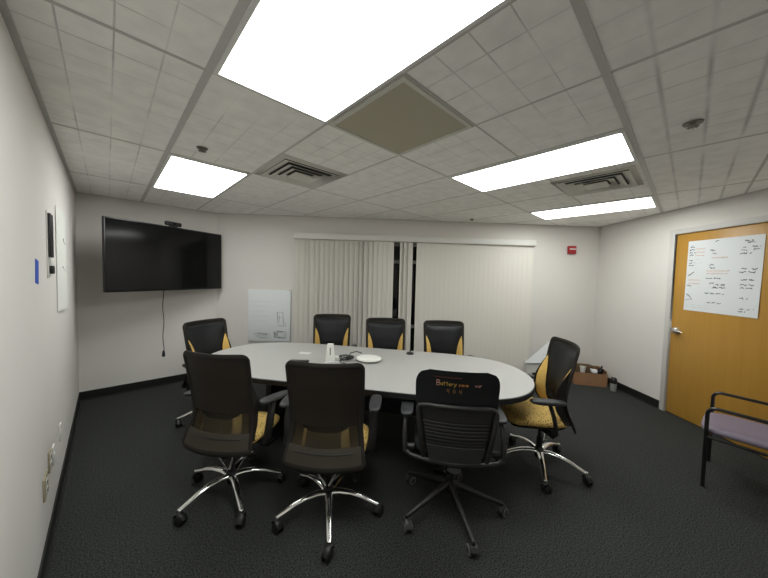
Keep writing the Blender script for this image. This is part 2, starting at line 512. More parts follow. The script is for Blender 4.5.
# ------------------------------------------------------------------ ceiling things
def ceiling_light(i0, j0, label):
    c = ((X(i0)+X(i0+1))/2, (Y(j0)+Y(j0+2))/2)
    o = thing('ceiling_light', label, 'ceiling light', (c[0], c[1], ZC), 0, 'ceiling lights')
    w_, l_ = T-0.030, 2*T-0.030
    fr = MB(); e = 0.018
    for sx in (-1, 1):
        fr.box((sx*(w_/2-e/2), 0, -0.007), (e, l_, 0.012)); fr.box((0, sx*(l_/2-e/2), -0.007), (w_-2*e, e, 0.012))
    fr.build('frame', MT['lampframe'], o)
    MB().box((0, 0, -0.008), (w_-2*e, l_-2*e, 0.010)).build('diffuser', MT['lens'], o)
ceiling_light(0, 0, 'large lit ceiling panel right overhead, cut off by the top edge of picture')
ceiling_light(0, 4, 'lit ceiling panel at left, nearest the television')
ceiling_light(3, 0, 'lit ceiling panel at right between return grille and stepped vent')
ceiling_light(6, 0, 'farthest narrow-looking lit ceiling panel, above the red alarm near the corner')

def diffuser(i, j, label):
    o = thing('air_vent', label, 'vent', (X(i)+T/2, Y(j)+T/2, ZC), 0, 'stepped square air vents')
    m = MB()
    def ring(a0, z0, a1, z1, th=0.004):
        # sloping square frame from half-size a0 at z0 to a1 at z1
        for k in range(4):
            r = Matrix.Rotation(k*PI/2, 4, 'Z')
            v = [Vector((-a0, -a0, z0)), Vector((a0, -a0, z0)), Vector((a1, -a1, z1)), Vector((-a1, -a1, z1))]
            lo = [m.bm.verts.new(r @ p) for p in v]; hi = [m.bm.verts.new(r @ (p+Vector((0, 0, th)))) for p in v]
            m.bm.faces.new(lo); m.bm.faces.new(list(reversed(hi)))
            for q in range(4): m.bm.faces.new((lo[q], hi[q], hi[(q+1) % 4], lo[(q+1) % 4]))
    ring(0.294, -0.006, 0.255, -0.010)
    m.build('frame', MT['vent'], o)
    for a0, z0, a1, z1 in ((0.258, -0.022, 0.204, -0.006), (0.198, -0.026, 0.148, -0.008), (0.142, -0.028, 0.092, -0.008)):
        m = MB(); ring(a0, z0, a1, z1); m.build('louvre', MT['vent'], o)
    MB().box((0, 0, -0.026), (0.17, 0.17, 0.006)).build('center_plate', MT['vent'], o)
    MB().box((0, 0, -0.0035), (0.50, 0.50, 0.005)).build('throat', MT['ventdark'], o)
diffuser(1, 3, 'square stepped air vent beside the ceiling light nearest the television')
diffuser(4.2, 0.05, 'square stepped air vent between the two lit panels at right')
o = thing('return_air_grille', 'square grey perforated return air grille in the middle of ceiling', 'vent', (X(1)+T/2, Y(1)+T/2, ZC))
m = MB()
for k in range(4): m.box((0, 0.282, -0.006), (0.588, 0.024, 0.010), Matrix.Identity(4)) if False else None
for sx in (-1, 1):
    m.box((sx*0.285, 0, -0.007), (0.022, 0.592, 0.012)); m.box((0, sx*0.285, -0.007), (0.548, 0.022, 0.012))
m.build('frame', MT['vent'], o)
MB().box((0, 0, -0.0045), (0.55, 0.55, 0.006)).build('perforated_panel', MT['perf'], o)

def sprinkler(x, y, label, big=1.0):
    o = thing('sprinkler_head', label, 'sprinkler', (x, y, ZC), 0, 'sprinkler heads')
    MB().lathe([(0, 0), (0.036*big, 0), (0.034*big, -0.006), (0.014, -0.008), (0.012, -0.014), (0, -0.014)], 20).build('escutcheon', MT['sprink'], o)
    m = MB()
    for k in range(8):
        r = Matrix.Rotation(k*PI/4, 4, 'Z')
        m.box((r @ Vector((0.017, 0, -0.023))), (0.018, 0.006, 0.003), Matrix.Rotation(k*PI/4, 4, 'Z'))
    for sx in (-1, 1): m.tube([(sx*0.010, 0, -0.013), (sx*0.013, 0, -0.018), (0, 0, -0.023)], 0.0025, 6)
    m.lathe([(0, -0.025), (0.010, -0.025), (0.010, -0.021), (0, -0.021)], 12)
    m.build('deflector', MT['sprink'], o)
sprinkler(X(0)+0.28*T, Y(0)+3.55*T, 'small sprinkler head on ceiling beside the panel nearest the television')
sprinkler(X(3)+0.30*T, Y(0)-0.42*T, 'sprinkler head on ceiling at right above the wooden door', 1.2)
sprinkler(X(5)+0.93*T, Y(3)+0.28*T, 'tiny far sprinkler head on ceiling above the blinds', 0.8)

# ------------------------------------------------------------------ vertical blinds
bl = thing('vertical_blind', 'off-white vertical slat blind across the wide window', 'blind', (P2.x, P2.y, 0), AW)
MB().box((3.03, -0.055, 2.143), (3.74, 0.11, 0.085), bev=0.006).build('headrail', MT['rail'], bl)
def slat(s, ang, z0=0.07, z1=2.10, wd=0.089, y=-0.055):
    m = MB(); n = 6
    def fn(u, v):
        x = (u-0.5)*wd; yy = 0.0016*(1-(2*u-1)**2)
        return (x, yy, z0+(z1-z0)*v)
    m.grid(fn, n, 1, 0.0012, (0, 1, 0))
    return m.build('slat', MT['blind'], bl, loc=(s, y, 0), rot=(0, 0, ang))
proto_slat = None
slats = []
s = 1.22
while s < 2.67:
    slats.append((s, math.radians(random.uniform(24, 40) if s < 2.36 else random.uniform(6, 12)))); s += 0.074
for s in (2.80, 2.865, 2.93): slats.append((s, math.radians(random.uniform(22, 34))))
s = 3.068
while s < 4.86:
    slats.append((s, math.radians(1.1 + random.uniform(-0.15, 0.15)))); s += 0.0775
for k, (s, a) in enumerate(slats):
    if k == 0: proto_slat = slat(s, a)
    else:
        c = proto_slat.copy(); COL.objects.link(c); c.parent = bl; c.location = (s, -0.055, 0); c.rotation_euler = (0, 0, a)

# ------------------------------------------------------------------ conference table
TX, TY, TA, TLa, TLb = 1.717, 2.134, -0.9588, 1.524, 0.609
def table_outline(k=1.0, n=120, off=0.0):
    p = []
    for i in range(n):
        q = 2*PI*i/n; c, s_ = math.cos(q), math.sin(q)
        p.append((math.copysign(abs(c)**(2/5.862), c)*(TLa-off)*k, math.copysign(abs(s_)**(2/1.904), s_)*(TLb-off)*k))
    return p
def table_outline_even(off=0.0, n=140):
    # resample evenly along the length
    p = table_outline(n=2000, off=off)
    L = [0]
    for a, b in zip(p, p[1:]+p[:1]): L.append(L[-1]+math.hypot(b[0]-a[0], b[1]-a[1]))
    tot = L[-1]; out = []; j = 0
    for i in range(n):
        d_ = tot*i/n
        while L[j+1] < d_: j += 1
        out.append(p[j % 2000])
    return out
tb = thing('conference_table', 'long boat-shaped conference table with pale grey top and black edge', 'table', (TX, TY, 0), TA)
MB().prism(table_outline_even(0.006), 0.705, 0.740).build('tabletop', MT['lam'], tb, 25)
m = MB()
o_ = table_outline_even(0.0)
oi = table_outline_even(0.007)
n_ = len(o_)
R_ = [[m.bm.verts.new((x, y, z)) for x, y in pp] for pp, z in ((oi, 0.7395), (o_, 0.736), (o_, 0.699), (oi, 0.694))]
for a_, b_ in zip(R_, R_[1:]+R_[:1]):
    for k in range(n_): m.bm.faces.new((a_[k], a_[(k+1) % n_], b_[(k+1) % n_], b_[k]))
m.build('edge_band', MT['edge'], tb, 50)
m = MB().prism(table_outline_even(0.02), 0.696, 0.704); m.build('underside', MT['edge'], tb)
for sx in (-1, 1):
    MB().box((sx*0.78, 0, 0.37), (0.06, 0.50, 0.652), bev=0.008).build('pedestal', MT['black'], tb)
    MB().box((sx*0.78, 0, 0.022), (0.10, 0.62, 0.044), bev=0.012).build('foot', MT['black'], tb)
MB().box((0, 0, 0.45), (1.50, 0.03, 0.30), bev=0.004).build('modesty_panel', MT['black'], tb)
cg, sg = math.cos(TA), math.sin(TA)
def tl(x, y): dx, dy = x-TX, y-TY; return (dx*cg+dy*sg, -dx*sg+dy*cg)
for gx_, gy_ in ((1.50, 2.76), (1.70, 2.42)):
    u_, v_ = tl(gx_, gy_)
    MB().box((u_, v_, 0.7403), (0.12, 0.07, 0.0016), bev=0.0005).build('power_port_lid', MT['offwhite'], tb)

# ------------------------------------------------------------------ chairs
def castor(m, r=0.031, wheel_w=0.018, gap=0.012):
    for sx in (-1, 1):
        c = Vector((0, sx*(gap+wheel_w)/2, r))
        m.lathe([(0, -wheel_w/2), (r*0.8, -wheel_w/2), (r, -wheel_w/2+0.004), (r, wheel_w/2-0.004), (r*0.8, wheel_w/2), (0, wheel_w/2)], 20,
                Matrix.Translation(c) @ Matrix.Rotation(PI/2, 4, 'X'))
def castor_at(parent, xe, ztop, matname, swivel):
    m = MB()
    m.cyl((0, 0, 0.040), (0, 0, ztop), 0.011, 10)
    # hood
    m.tube([(-0.042, 0, 0.036), (-0.034, 0, 0.058), (-0.010, 0, 0.070), (0.012, 0, 0.066), (0.022, 0, 0.046)], 0.019, 8, flat=(1.0, 0.40))
    m.box((-0.008, 0, 0.034), (0.03, 0.010, 0.034), bev=0.003)
    tmp = MB(); castor(tmp)
    bmesh.ops.translate(tmp.bm, vec=(-0.016, 0, 0), verts=tmp.bm.verts)
    me = bpy.data.meshes.new('x'); tmp.bm.to_mesh(me); tmp.bm.free(); m.bm.from_mesh(me); bpy.data.meshes.remove(me)
    return m.build('caster', MT[matname], parent, loc=(xe, 0, 0), rot=(0, 0, swivel))
RL = 0.330
def star_base(root, legmat, castmat, arched, off, RL=RL):
    for k in range(5):
        m = MB()
        if arched:
            pts = [(0.02, 0, 0.130), (0.08, 0, 0.142), (0.15, 0, 0.140), (0.22, 0, 0.124), (0.28, 0, 0.100), (RL, 0, 0.083)]
            m.tube(pts, [0.026, 0.024, 0.021, 0.019, 0.0175, 0.016], 12, up=(0, 0, 1), flat=(1.0, 0.72))
            m.cyl((RL, 0, 0.062), (RL, 0, 0.092), 0.014, 14)
        else:
            pts = [(0.015, 0, 0.190), (0.12, 0, 0.155), (0.25, 0, 0.112), (RL, 0, 0.084)]
            m.tube(pts, [0.024, 0.019, 0.015, 0.0135], 12, up=(0, 0, 1), flat=(0.85, 1.0))
            m.cyl((RL, 0, 0.062), (RL, 0, 0.092), 0.013, 14)
        lg = m.build('leg', MT[legmat], root, rot=(0, 0, off+k*2*PI/5))
        castor_at(lg, RL, 0.070, castmat, random.uniform(-2.6, 2.6))
    up_ = 0.0 if arched else 0.045
    MB().lathe([(0, 0.075+up_), (0.030, 0.080+up_), (0.034, 0.10+up_), (0.036, 0.150+up_), (0.028, 0.165+up_), (0, 0.166+up_)], 24).build('hub', MT['black' if not arched else 'black'], root)
    MB().lathe([(0, 0.16), (0.024, 0.16), (0.024, 0.26), (0.014, 0.262), (0.014, 0.36), (0, 0.36)], 20).build('gas_lift', MT['black'], root)

# --- mesh-backed chair
YP = [(0.41, -0.205), (0.47, -0.185), (0.55, -0.150), (0.62, -0.138), (0.70, -0.143), (0.80, -0.160), (0.92, -0.185), (1.055, -0.212)]
def yprof(z):
    if z <= YP[0][0]: return YP[0][1]
    for (z0, y0), (z1, y1) in zip(YP, YP[1:]):
        if z <= z1:
            k = (z-z0)/(z1-z0); k = k*k*(3-2*k)*0.35 + k*0.65
            return y0+(y1-y0)*k
    return YP[-1][1]
def wprof(z):
    # half width of the back: waisted
    if z > 0.62: return 0.213 + 0.012*((z-0.62)/0.42)**0.8
    return 0.213 + 0.030*((0.62-z)/0.21)**1.2
WING = 0.052
def back_pt(u, z, dy=0.0):
    w_ = wprof(z); x = u*w_
    return Vector((x, yprof(z) + WING*u*u + dy, z))
ZB, ZT = 0.410, 1.034
def mesh_chair():
    root = thing('office_chair', '', 'chair')
    star_base(root, 'chrome', 'black', True, 0.0)
    # mechanism and struts
    MB().box((0, 0.03, 0.375), (0.20, 0.26, 0.05), bev=0.015).build('tilt_mechanism', MT['black'], root)
    for sx in (-1, 1):
        MB().tube([(sx*0.012, -0.035, 0.20), (sx*0.05, -0.06, 0.285), (sx*0.085, -0.085, 0.355)], 0.008, 10).build('support_strut', MT['chrome'], root)
    m = MB(); m.tube([(0.10, 0.06, 0.372), (0.19, 0.08, 0.366), (0.245, 0.085, 0.368)], 0.006, 8); m.build('lever', MT['chrome'], root)
    # seat
    MB().pillow((0, 0.075, 0.452), (0.49, 0.47, 0.080), 4.2, 0.012, 44, 12, front=0.05).build('seat', MT['yellow'], root, 60)
    MB().pillow((0, 0.075, 0.412), (0.45, 0.43, 0.035), 4.2, 0.0, 36, 8, front=0.05).build('seat_pan', MT['black'], root, 60)
    # back frame: closed loop
    loop = []
    def corner(u, z): return (u, z)
    # parametrise loop in (u,z) with rounded corners
    R = 0.030; pts = []
    def add(x, z): pts.append(back_pt(x/wprof(z), z))
    n = 14
    for i in range(n+1):
        z = ZB+R+(ZT-ZB-2*R)*i/n; add(wprof(z), z)
    for i in range(1, 6):
        q = PI/2*i/6; add(wprof(ZT)-R+R*math.cos(q), ZT-R+R*math.sin(q))
    for i in range(0, 13): add((wprof(ZT)-R)*(1-2*i/12), ZT)
    for i in range(1, 6):
        q = PI/2*i/6; add(-(wprof(ZT)-R+R*math.sin(q)), ZT-R+R*math.cos(q))
    for i in range(n+1):
        z = ZT-R-(ZT-ZB-2*R)*i/n; add(-wprof(z), z)
    for i in range(1, 6):
        q = PI/2*i/6; add(-(wprof(ZB)-R+R*math.cos(q)), ZB+R-R*math.sin(q))
    for i in range(0, 13): add(-(wprof(ZB)-R)*(1-2*i/12), ZB)
    for i in range(1, 6):
        q = PI/2*i/6; add(wprof(ZB)-R+R*math.sin(q), ZB+R-R*math.cos(q))
    m = MB()
    # frame cross-section flattened in the plane of the back: use tube with up=+y
    m.tube(pts, 0.019, 8, closed=True, up=(0, 1, 0), flat=(1.0, 0.50))
    m.build('back_frame', MT['frame'], root, 60)
    m = MB()
    def fn(a, b):
        z = 0.640+(ZT-0.008-0.640)*b
        return back_pt((2*a-1)*0.985, z)
    m.grid(fn, 18, 20, 0.003, (0, -1, 0)); m.build('back_mesh', MT['mesh'], root, 60)
    m = MB()
    def fl(a, b):
        z = 0.515+(0.642-0.515)*b
        return back_pt((2*a-1)*0.985, z)
    m.grid(fl, 18, 8, 0.003, (0, -1, 0)); m.build('sheer_mesh', MT['thinmesh'], root, 60)
    m = MB()
    def fi(a, b):
        z = 0.512+(0.66-0.512)*b
        return back_pt((2*a-1)*0.50-0.04, z, 0.012)
    m.grid(fi, 10, 8, 0.002, (0, -1, 0)); m.build('inner_mesh', MT['thinmesh'], root, 60)
    m = MB()
    def fs(a, b):
        z = ZB+(0.520-ZB)*b
        return back_pt((2*a-1)*0.985, z, -0.002)
    m.grid(fs, 18, 6, 0.006, (0, -1, 0))
    m.build('lower_shell', MT['skirt'], root, 60)
    MB().tube([back_pt(-0.80+1.60*i/16, 0.492, -0.0085) for i in range(17)], 0.004, 8, up=(0, 1, 0)).build('slot', MT['black'], root, 60)
    # black lumbar pad, in front of the mesh
    m = MB()
    rows = 20; cols = 16; A = []
    for side in (0, 1):
        g = []
        for i in range(rows+1):
            b = i/rows; z = 0.60 + 0.40*b
            hw_ = 0.155 + 0.055*b
            # rounded ends
            edge = min(b, 1-b)/0.5
            if b < 0.22: hw_ *= (1-(1-b/0.22)**2.4)**0.5*0.5+0.5 if b > 0 else 0.5
            row = []
            for j in range(cols+1):
                a = 2*j/cols-1; x = a*hw_
                u = x/wprof(z)
                bulge = 0.030*(1-a**4)*(1-(2*b-1)**6)
                y = yprof(z)+WING*u*u+0.004+(bulge+0.004 if side else 0.0)
                row.append(m.bm.verts.new((x, y, z)))
            g.append(row)
        A.append(g)
    for side in (0, 1):
        g = A[side]
        for i in range(rows):
            for j in range(cols): m.bm.faces.new((g[i][j], g[i][j+1], g[i+1][j+1], g[i+1][j]))
    for i in range(rows):
        for j in (0, cols): m.bm.faces.new((A[0][i][j], A[0][i+1][j], A[1][i+1][j], A[1][i][j]))
    for j in range(cols):
        for i in (0, rows): m.bm.faces.new((A[0][i][j], A[0][i][j+1], A[1][i][j+1], A[1][i][j]))
    m.build('lumbar_pad', MT['leather'], root, 60)
    # yellow side bolsters, tapering upward
    for sx in (-1, 1):
        m = MB(); rings = []
        nz = 16
        for i in range(nz+1):
            b = i/nz; z = 0.475+0.405*b
            wx = 0.030*(1-b**4.0)+0.002          # half width
            xo = wprof(z)-0.010
            xc = xo-wx
            u = xo/wprof(z)
            yb = yprof(z)+WING*u*u+0.008
            dep = 0.056*(math.sin(PI*(0.22+0.70*b))**0.7)*(1-b**5)+0.004
            ring = []
            xi = xo-2*wx
            P_ = [(xo, yb), (xo, yb+dep*0.55), (xo-0.001, yb+dep), (xo-0.006, yb+dep+0.002)]
            for k in range(1, 6):
                f = k/6; P_.append((xo-0.006-(2*wx-0.006)*f, yb+(dep+0.002)*(1-f**1.5)))
            P_.append((xi, yb+0.002)); P_.append((xi, yb)); P_.append(((xi+xo)/2, yb))
            for px_, py_ in P_: ring.append(m.bm.verts.new((sx*px_, py_, z)))
            rings.append(ring)
        for a_, b_ in zip(rings, rings[1:]):
            for k in range(12): m.bm.faces.new((a_[k], a_[(k+1) % 12], b_[(k+1) % 12], b_[k]))
        m.bm.faces.new(list(reversed(rings[0]))); m.bm.faces.new(rings[-1])
        m.build('side_bolster', MT['yellowedge'], root, 60)
    # black wings outside the bolsters
    for sx in (-1, 1):
        m = MB()
        def fw(a, b, sx=sx):
            z = 0.455+0.435*b
            bb = min(1, max(0, (z-0.475)/0.405))
            dep = 0.072*(math.sin(PI*(0.22+0.70*bb))**0.7)*(1-bb**5)+0.006
            return (sx*(wprof(z)-0.002), yprof(z)+WING+dep*a, z)
        m.grid(fw, 4, 16, 0.007, (-sx, 0, 0)); m.build('side_wing', MT['frame'], root, 60)
    # spine joining the mechanism and the back
    MB().tube([(0, -0.06, 0.375), (0, -0.12, 0.383), (0, -0.160, 0.410), (0, -0.158, 0.465)], [0.03, 0.028, 0.022, 0.014], 10, up=(0, 0, 1), flat=(1.4, 0.6)).build('back_support', MT['black'], root, 60)
    # arms
    for sx in (-1, 1):
        MB().tube([(sx*0.12, 0.035, 0.383), (sx*0.245, 0.0, 0.385), (sx*0.280, -0.005, 0.43), (sx*0.285, 0.02, 0.55), (sx*0.287, 0.055, 0.655)],
                  [0.022, 0.024, 0.026, 0.026, 0.024], 10, up=(0, 1, 0.3), flat=(1.1, 0.55)).build('arm_post', MT['black'], root, 60)
        MB().pillow((0, 0, 0), (0.080, 0.250, 0.034), 3.4, 0.003, 32, 10).build('arm_pad', MT['armpad'], root, 60, loc=(sx*0.293, 0.070, 0.668))
    return root
def place_chair(o, x, y, deg, star, label, dz=0.0, arm=0.0, swing=0.0):
    o.location = (x, y, 0); rz = math.radians(deg)-PI/2
    o.rotation_euler = (0, 0, rz)
    o['label'] = label
    legs = [c for c in o.children if c.name.startswith('leg')]
    for k, l in enumerate(legs): l.rotation_euler = (0, 0, math.radians(star)+k*2*PI/5-rz)
    for c in o.children:
        if c.name.startswith('arm_pad'):
            c.location.z += arm; c.rotation_euler = (0, 0, math.radians(swing))
        if c.name.startswith('arm_post') and arm:
            c.scale.z = (0.655+arm)/0.655
    if dz:
        for c in o.children:
            if not (c.name.startswith('leg') or c.name.startswith('hub') or c.name.startswith('gas')): c.location.z += dz
    return o
chair = mesh_chair()
GR = 'mesh-backed chairs around the conference table'
chair['group'] = GR
spots = [   # x, y, facing, first leg angle, height, label, arm rise, arm swing
    (0.626, 2.182, 36.5, 48, 0.0, 'mesh-backed chair seen from behind, leftmost of near row, below the television', 0.025, -22),
    (1.050, 1.589, 43.5, 22, 0.0, 'mesh-backed chair seen from behind, middle of the near row', 0.045, 0),
    (2.622, 0.815, 129.0, 62, 0.018, 'mesh-backed chair at right end of table, side on with yellow seat showing', -0.018),
    (0.820, 3.40, -66.0, 20, 0.0, 'mesh-backed chair at the far left end of table, near the hanging TV cord'),
    (2.040, 3.090, -128.0, 45, 0.0, 'mesh-backed chair on far side facing camera, leftmost of three before the blinds'),
    (2.372, 2.446, -133.0, 57, 0.0, 'mesh-backed chair on far side facing camera, middle of three before the blinds'),
    (2.802, 1.902, -135.0, 21, 0.0, 'mesh-backed chair on far side facing camera, rightmost of three before the blinds'),
]
chairs = [chair] + [copy_tree(chair) for _ in spots[1:]]
for c, sp in zip(chairs, spots): place_chair(c, sp[0], sp[1], sp[2], sp[3], sp[5], sp[4], *sp[6:])

# --- black task chair with a framed back
def stroke_chars():
    S = {}
    S['B'] = [[(0, 0), (0, 1)], [(0, 1), (.45, .95), (.5, .75), (.35, .55), (0, .5)], [(0, .5), (.5, .42), (.55, .18), (.4, 0), (0, 0)]]
    S['a'] = [[(.5, .5), (.2, .55), (.02, .3), (.15, .02), (.4, .1), (.5, .45)], [(.5, .52), (.5, .1), (.58, 0)]]
    S['t'] = [[(.25, .95), (.22, .1), (.35, 0)], [(0, .62), (.5, .66)]]
    S['e'] = [[(.02, .28), (.48, .32), (.4, .54), (.15, .52), (0, .28), (.12, .03), (.48, .08)]]
    S['r'] = [[(.05, .55), (.08, 0)], [(.08, .35), (.25, .55), (.45, .52)]]
    S['y'] = [[(.02, .55), (.22, .1)], [(.48, .58), (.2, 0), (.0, -.35)]]
    S['s'] = [[(.45, .5), (.2, .56), (.06, .4), (.38, .2), (.3, .02), (0, .06)]]
    S['v'] = [[(0, .55), (.2, 0), (.45, .58)]]
    S['o'] = [[(.25, .55), (.02, .3), (.22, 0), (.48, .25), (.25, .55)]]
    S['u'] = [[(.03, .55), (.06, .1), (.3, .02), (.45, .5)], [(.45, .55), (.48, 0)]]
    S['4'] = [[(.12, 1), (0, .45), (.5, .5)], [(.45, 1), (.42, 0)]]
    S['0'] = [[(.28, .95), (.02, .5), (.25, 0), (.55, .45), (.28, .95)]]
    return S
SCH = stroke_chars()
def ribbon_text(m, text, place, x0, z0, h_, adv=0.68, rad=0.0022, slope=0.0):
    x = x0
    for ch in text:
        if ch == ' ': x += 0.55*h_; continue
        for st in SCH[ch]:
            m.tube([place(x+p[0]*h_, z0+slope*(x-x0)+p[1]*h_) for p in st], rad, 5)
        x += adv*h_
    return x
def task_chair():
    root = thing('task_chair', 'black plastic-framed task chair with handwriting chalked across its backrest', 'chair')
    star_base(root, 'legblk', 'grey', False, 0.0, 0.340)
    # grey wheel faces
    for lg in [c for c in root.children if c.name.startswith('leg')]:
        ca = lg.children[0]
        for sx in (-1, 1):
            m = MB().lathe([(0.019, -0.002), (0.028, -0.0015), (0.028, 0.0015), (0.019, 0.002)], 20,
                    Matrix.Translation((-0.016, sx*0.0242, 0.031)) @ Matrix.Rotation(PI/2, 4, 'X'))
            w_ = m.build('wheel_rim', MT['wheelgrey'], lg); w_.location = ca.location; w_.rotation_euler = ca.rotation_euler
    MB().box((0, 0.02, 0.372), (0.17, 0.28, 0.055), bev=0.015).build('tilt_mechanism', MT['black'], root)
    MB().pillow((0, 0.075, 0.455), (0.50, 0.48, 0.075), 4.2, 0.012, 44, 12, front=0.04).build('seat', MT['blackfab'], root, 60)
    MB().pillow((0, 0.075, 0.415), (0.46, 0.45, 0.035), 4.2, 0.0, 36, 8, front=0.04).build('seat_pan', MT['black'], root, 60)
    # upper back cushion
    def yb(z): return -0.235 - 0.02*((z-0.6)/0.4) - 0.05*max(0, (z-0.78)/0.22)**2*0.5 + 0.03*max(0, (0.62-z)/0.2)
    def yc(x, z): return yb(z) + 0.65*x*x
    m = MB(); rows, cols = 26, 20; A = []
    for side in (0, 1):
        g = []
        for i in range(rows+1):
            b = i/rows; z = 0.50+0.525*b
            hw_ = 0.215+0.036*math.sin(min(1, b*1.25)*PI/2)
            if z > 1.025-0.11:
                k = (z-(1.025-0.11))/0.11; hw_ -= 0.085*(1-math.sqrt(max(0, 1-k**2.4)))
            row = []
            for j in range(cols+1):
                a = 2*j/cols-1; x = a*hw_
                e = (1-a**6)*(1-(2*b-1)**10)
                th = 0.055*e**0.6
                row.append(m.bm.verts.new((x, yc(x, z)+(th if side else -0.004*e), z)))
            g.append(row)
        A.append(g)
    for g in A:
        for i in range(rows):
            for j in range(cols): m.bm.faces.new((g[i][j], g[i][j+1], g[i+1][j+1], g[i+1][j]))
    for i in range(rows):
        for j in (0, cols): m.bm.faces.new((A[0][i][j], A[0][i+1][j], A[1][i+1][j], A[1][i][j]))
    for j in range(cols):
        for i in (0, rows): m.bm.faces.new((A[0][i][j], A[0][i][j+1], A[1][i][j+1], A[1][i][j]))
    bk = m.build('backrest', MT['blackfab'], root, 60)
    # writing on the backrest
    def pl(x, z): return Vector((x, yc(x, z)-0.0055, z))
    def word(mn, nm, txt, x0, z0, h_, rad=0.0023, sl=0.0, adv=0.68):
        m = MB(); ribbon_text(m, txt, pl, x0, z0, h_, adv, rad, sl); return m.build(nm, MT[mn], bk)
    word('chalkp', 'pink_lettering', 'B', -0.125, 0.932, 0.034, 0.0018)['label'] = 'pink chalked letter'
    word('chalky', 'yellow_lettering', 'attery', -0.103, 0.934, 0.026, 0.0014, 0.0, 0.62)['label'] = 'yellow chalked letters'
    word('chalko', 'orange_lettering', 'save', 0.004, 0.934, 0.022, 0.0014, 0.0, 0.66)['label'] = 'orange chalked word'
    word('chalkp', 'pale_lettering', 'our', 0.098, 0.934, 0.021, 0.0014, 0.0, 0.72)['label'] = 'pale chalked word'
    word('chalkd', 'dim_lettering', '404', -0.065, 0.886, 0.028, 0.0015, 0.0, 1.30)['label'] = 'dim brown chalked number'
    m = MB()
    n = 30; m.tube([pl(-0.145+0.165*i/n, 0.985+0.004*math.sin(i*2.4)) for i in range(n+1)], 0.0011, 5)
    m.build('red_scribble', MT['chalkr'], bk)['label'] = 'dull red chalk scribble'
    # outer frame of the lower back
    pts = []
    def fp(x, z): return Vector((x, yc(x, z)-0.035-0.012*math.sin(PI*min(1, max(0, (z-0.47)/0.38))), z))
    for i in range(9): pts.append(fp(0.190+0.042*i/8, 0.475+0.290*i/8))
    pts += [fp(0.231, 0.784), fp(0.222, 0.800), fp(0.200, 0.808)]
    for i in range(1, 12): pts.append(fp(0.200-0.40*i/12, 0.811+0.003*math.sin(PI*i/12)))
    pts += [fp(-0.200, 0.808), fp(-0.222, 0.800), fp(-0.231, 0.784)]
    for i in range(9): pts.append(fp(-0.232+0.042*i/8, 0.765-0.290*i/8))
    m = MB(); m.tube(pts, 0.014, 10, up=(0, 1, 0), flat=(1.0, 0.8)); m.build('back_frame', MT['legblk'], root, 60)
    # ribbed panel in the frame
    m = MB()
    def fn(a, b):
        z = 0.56+0.235*b; hw_ = 0.175+0.035*b; x = (2*a-1)*hw_
        rib = 0.0028*max(0, math.sin(2*PI*b*11))**2 if 0.02 < b < 0.70 else 0
        return (x, yc(x, z)-0.028+rib, z)
    m.grid(fn, 16, 90, 0.006, (0, 1, 0)); m.build('ribbed_panel', MT['legblk'], root, 60)
    m = MB()
    def fn2(a, b):
        z = 0.462+0.102*b; hw_ = 0.155+0.020*b; x = (2*a-1)*hw_
        return (x, yc(x, z)-0.034, z)
    m.grid(fn2, 12, 4, 0.012, (0, 1, 0)); m.build('lower_plate', MT['grey'], root, 60)
    # yoke under the back, carrying the arms
    pts = [(-0.300, -0.13, 0.462), (-0.26, -0.165, 0.452), (-0.12, -0.200, 0.444), (0, -0.208, 0.440), (0.12, -0.200, 0.444), (0.26, -0.165, 0.452), (0.300, -0.13, 0.462)]
    m = MB(); m.tube(pts, 0.016, 10, up=(0, 0, 1), flat=(0.9, 0.9)); m.build('yoke', MT['black'], root, 60)
    MB().tube([(0, -0.08, 0.375), (0, -0.17, 0.39), (0, -0.225, 0.425)], 0.026, 10, up=(0, 0, 1), flat=(1.6, 0.7)).build('back_support', MT['black'], root, 60)
    for sx in (-1, 1):
        MB().cyl((sx*0.04, -0.06, 0.30), (sx*0.05, -0.13, 0.385), 0.008, 10).build('support_strut', MT['steel'], root)
        MB().tube([(sx*0.298, -0.135, 0.455), (sx*0.306, -0.12, 0.52), (sx*0.308, -0.07, 0.60), (sx*0.306, -0.01, 0.655)], [0.022, 0.024, 0.022, 0.020], 10, up=(0, 1, 0), flat=(0.7, 1.1)).build('arm_post', MT['black'], root, 60)
        MB().pillow((sx*0.300, 0.045, 0.667), (0.088, 0.26, 0.032), 3.6, 0.003, 32, 10).build('arm_pad', MT['armpad'], root, 60)
        MB().lathe([(0, -0.03), (0.020, -0.028), (0.022, 0.0), (0.020, 0.028), (0, 0.03)], 16, Matrix.Translation((sx*0.27, -0.10, 0.47)) @ Matrix.Rotation(PI/2, 4, 'Y')).build('adjuster_knob', MT['black'], root, 60)
    return root
tc_ = task_chair()
tc_.location = (1.660, 1.056, 0)
for c in tc_.children:
    if c.name.split('.')[0] in ('backrest', 'back_frame', 'ribbed_panel', 'lower_plate', 'seat', 'seat_pan'): c.location.z += 0.012
    if c.name.split('.')[0] in ('backrest', 'back_frame', 'ribbed_panel', 'lower_plate'): c.scale.x = 0.965; tc_.rotation_euler = (0, 0, math.radians(38.5)-PI/2)
for k, l in enumerate([c for c in tc_.children if c.name.startswith('leg')]):
    l.rotation_euler = (0, 0, math.radians(21)+k*2*PI/5-(math.radians(38.5)-PI/2))

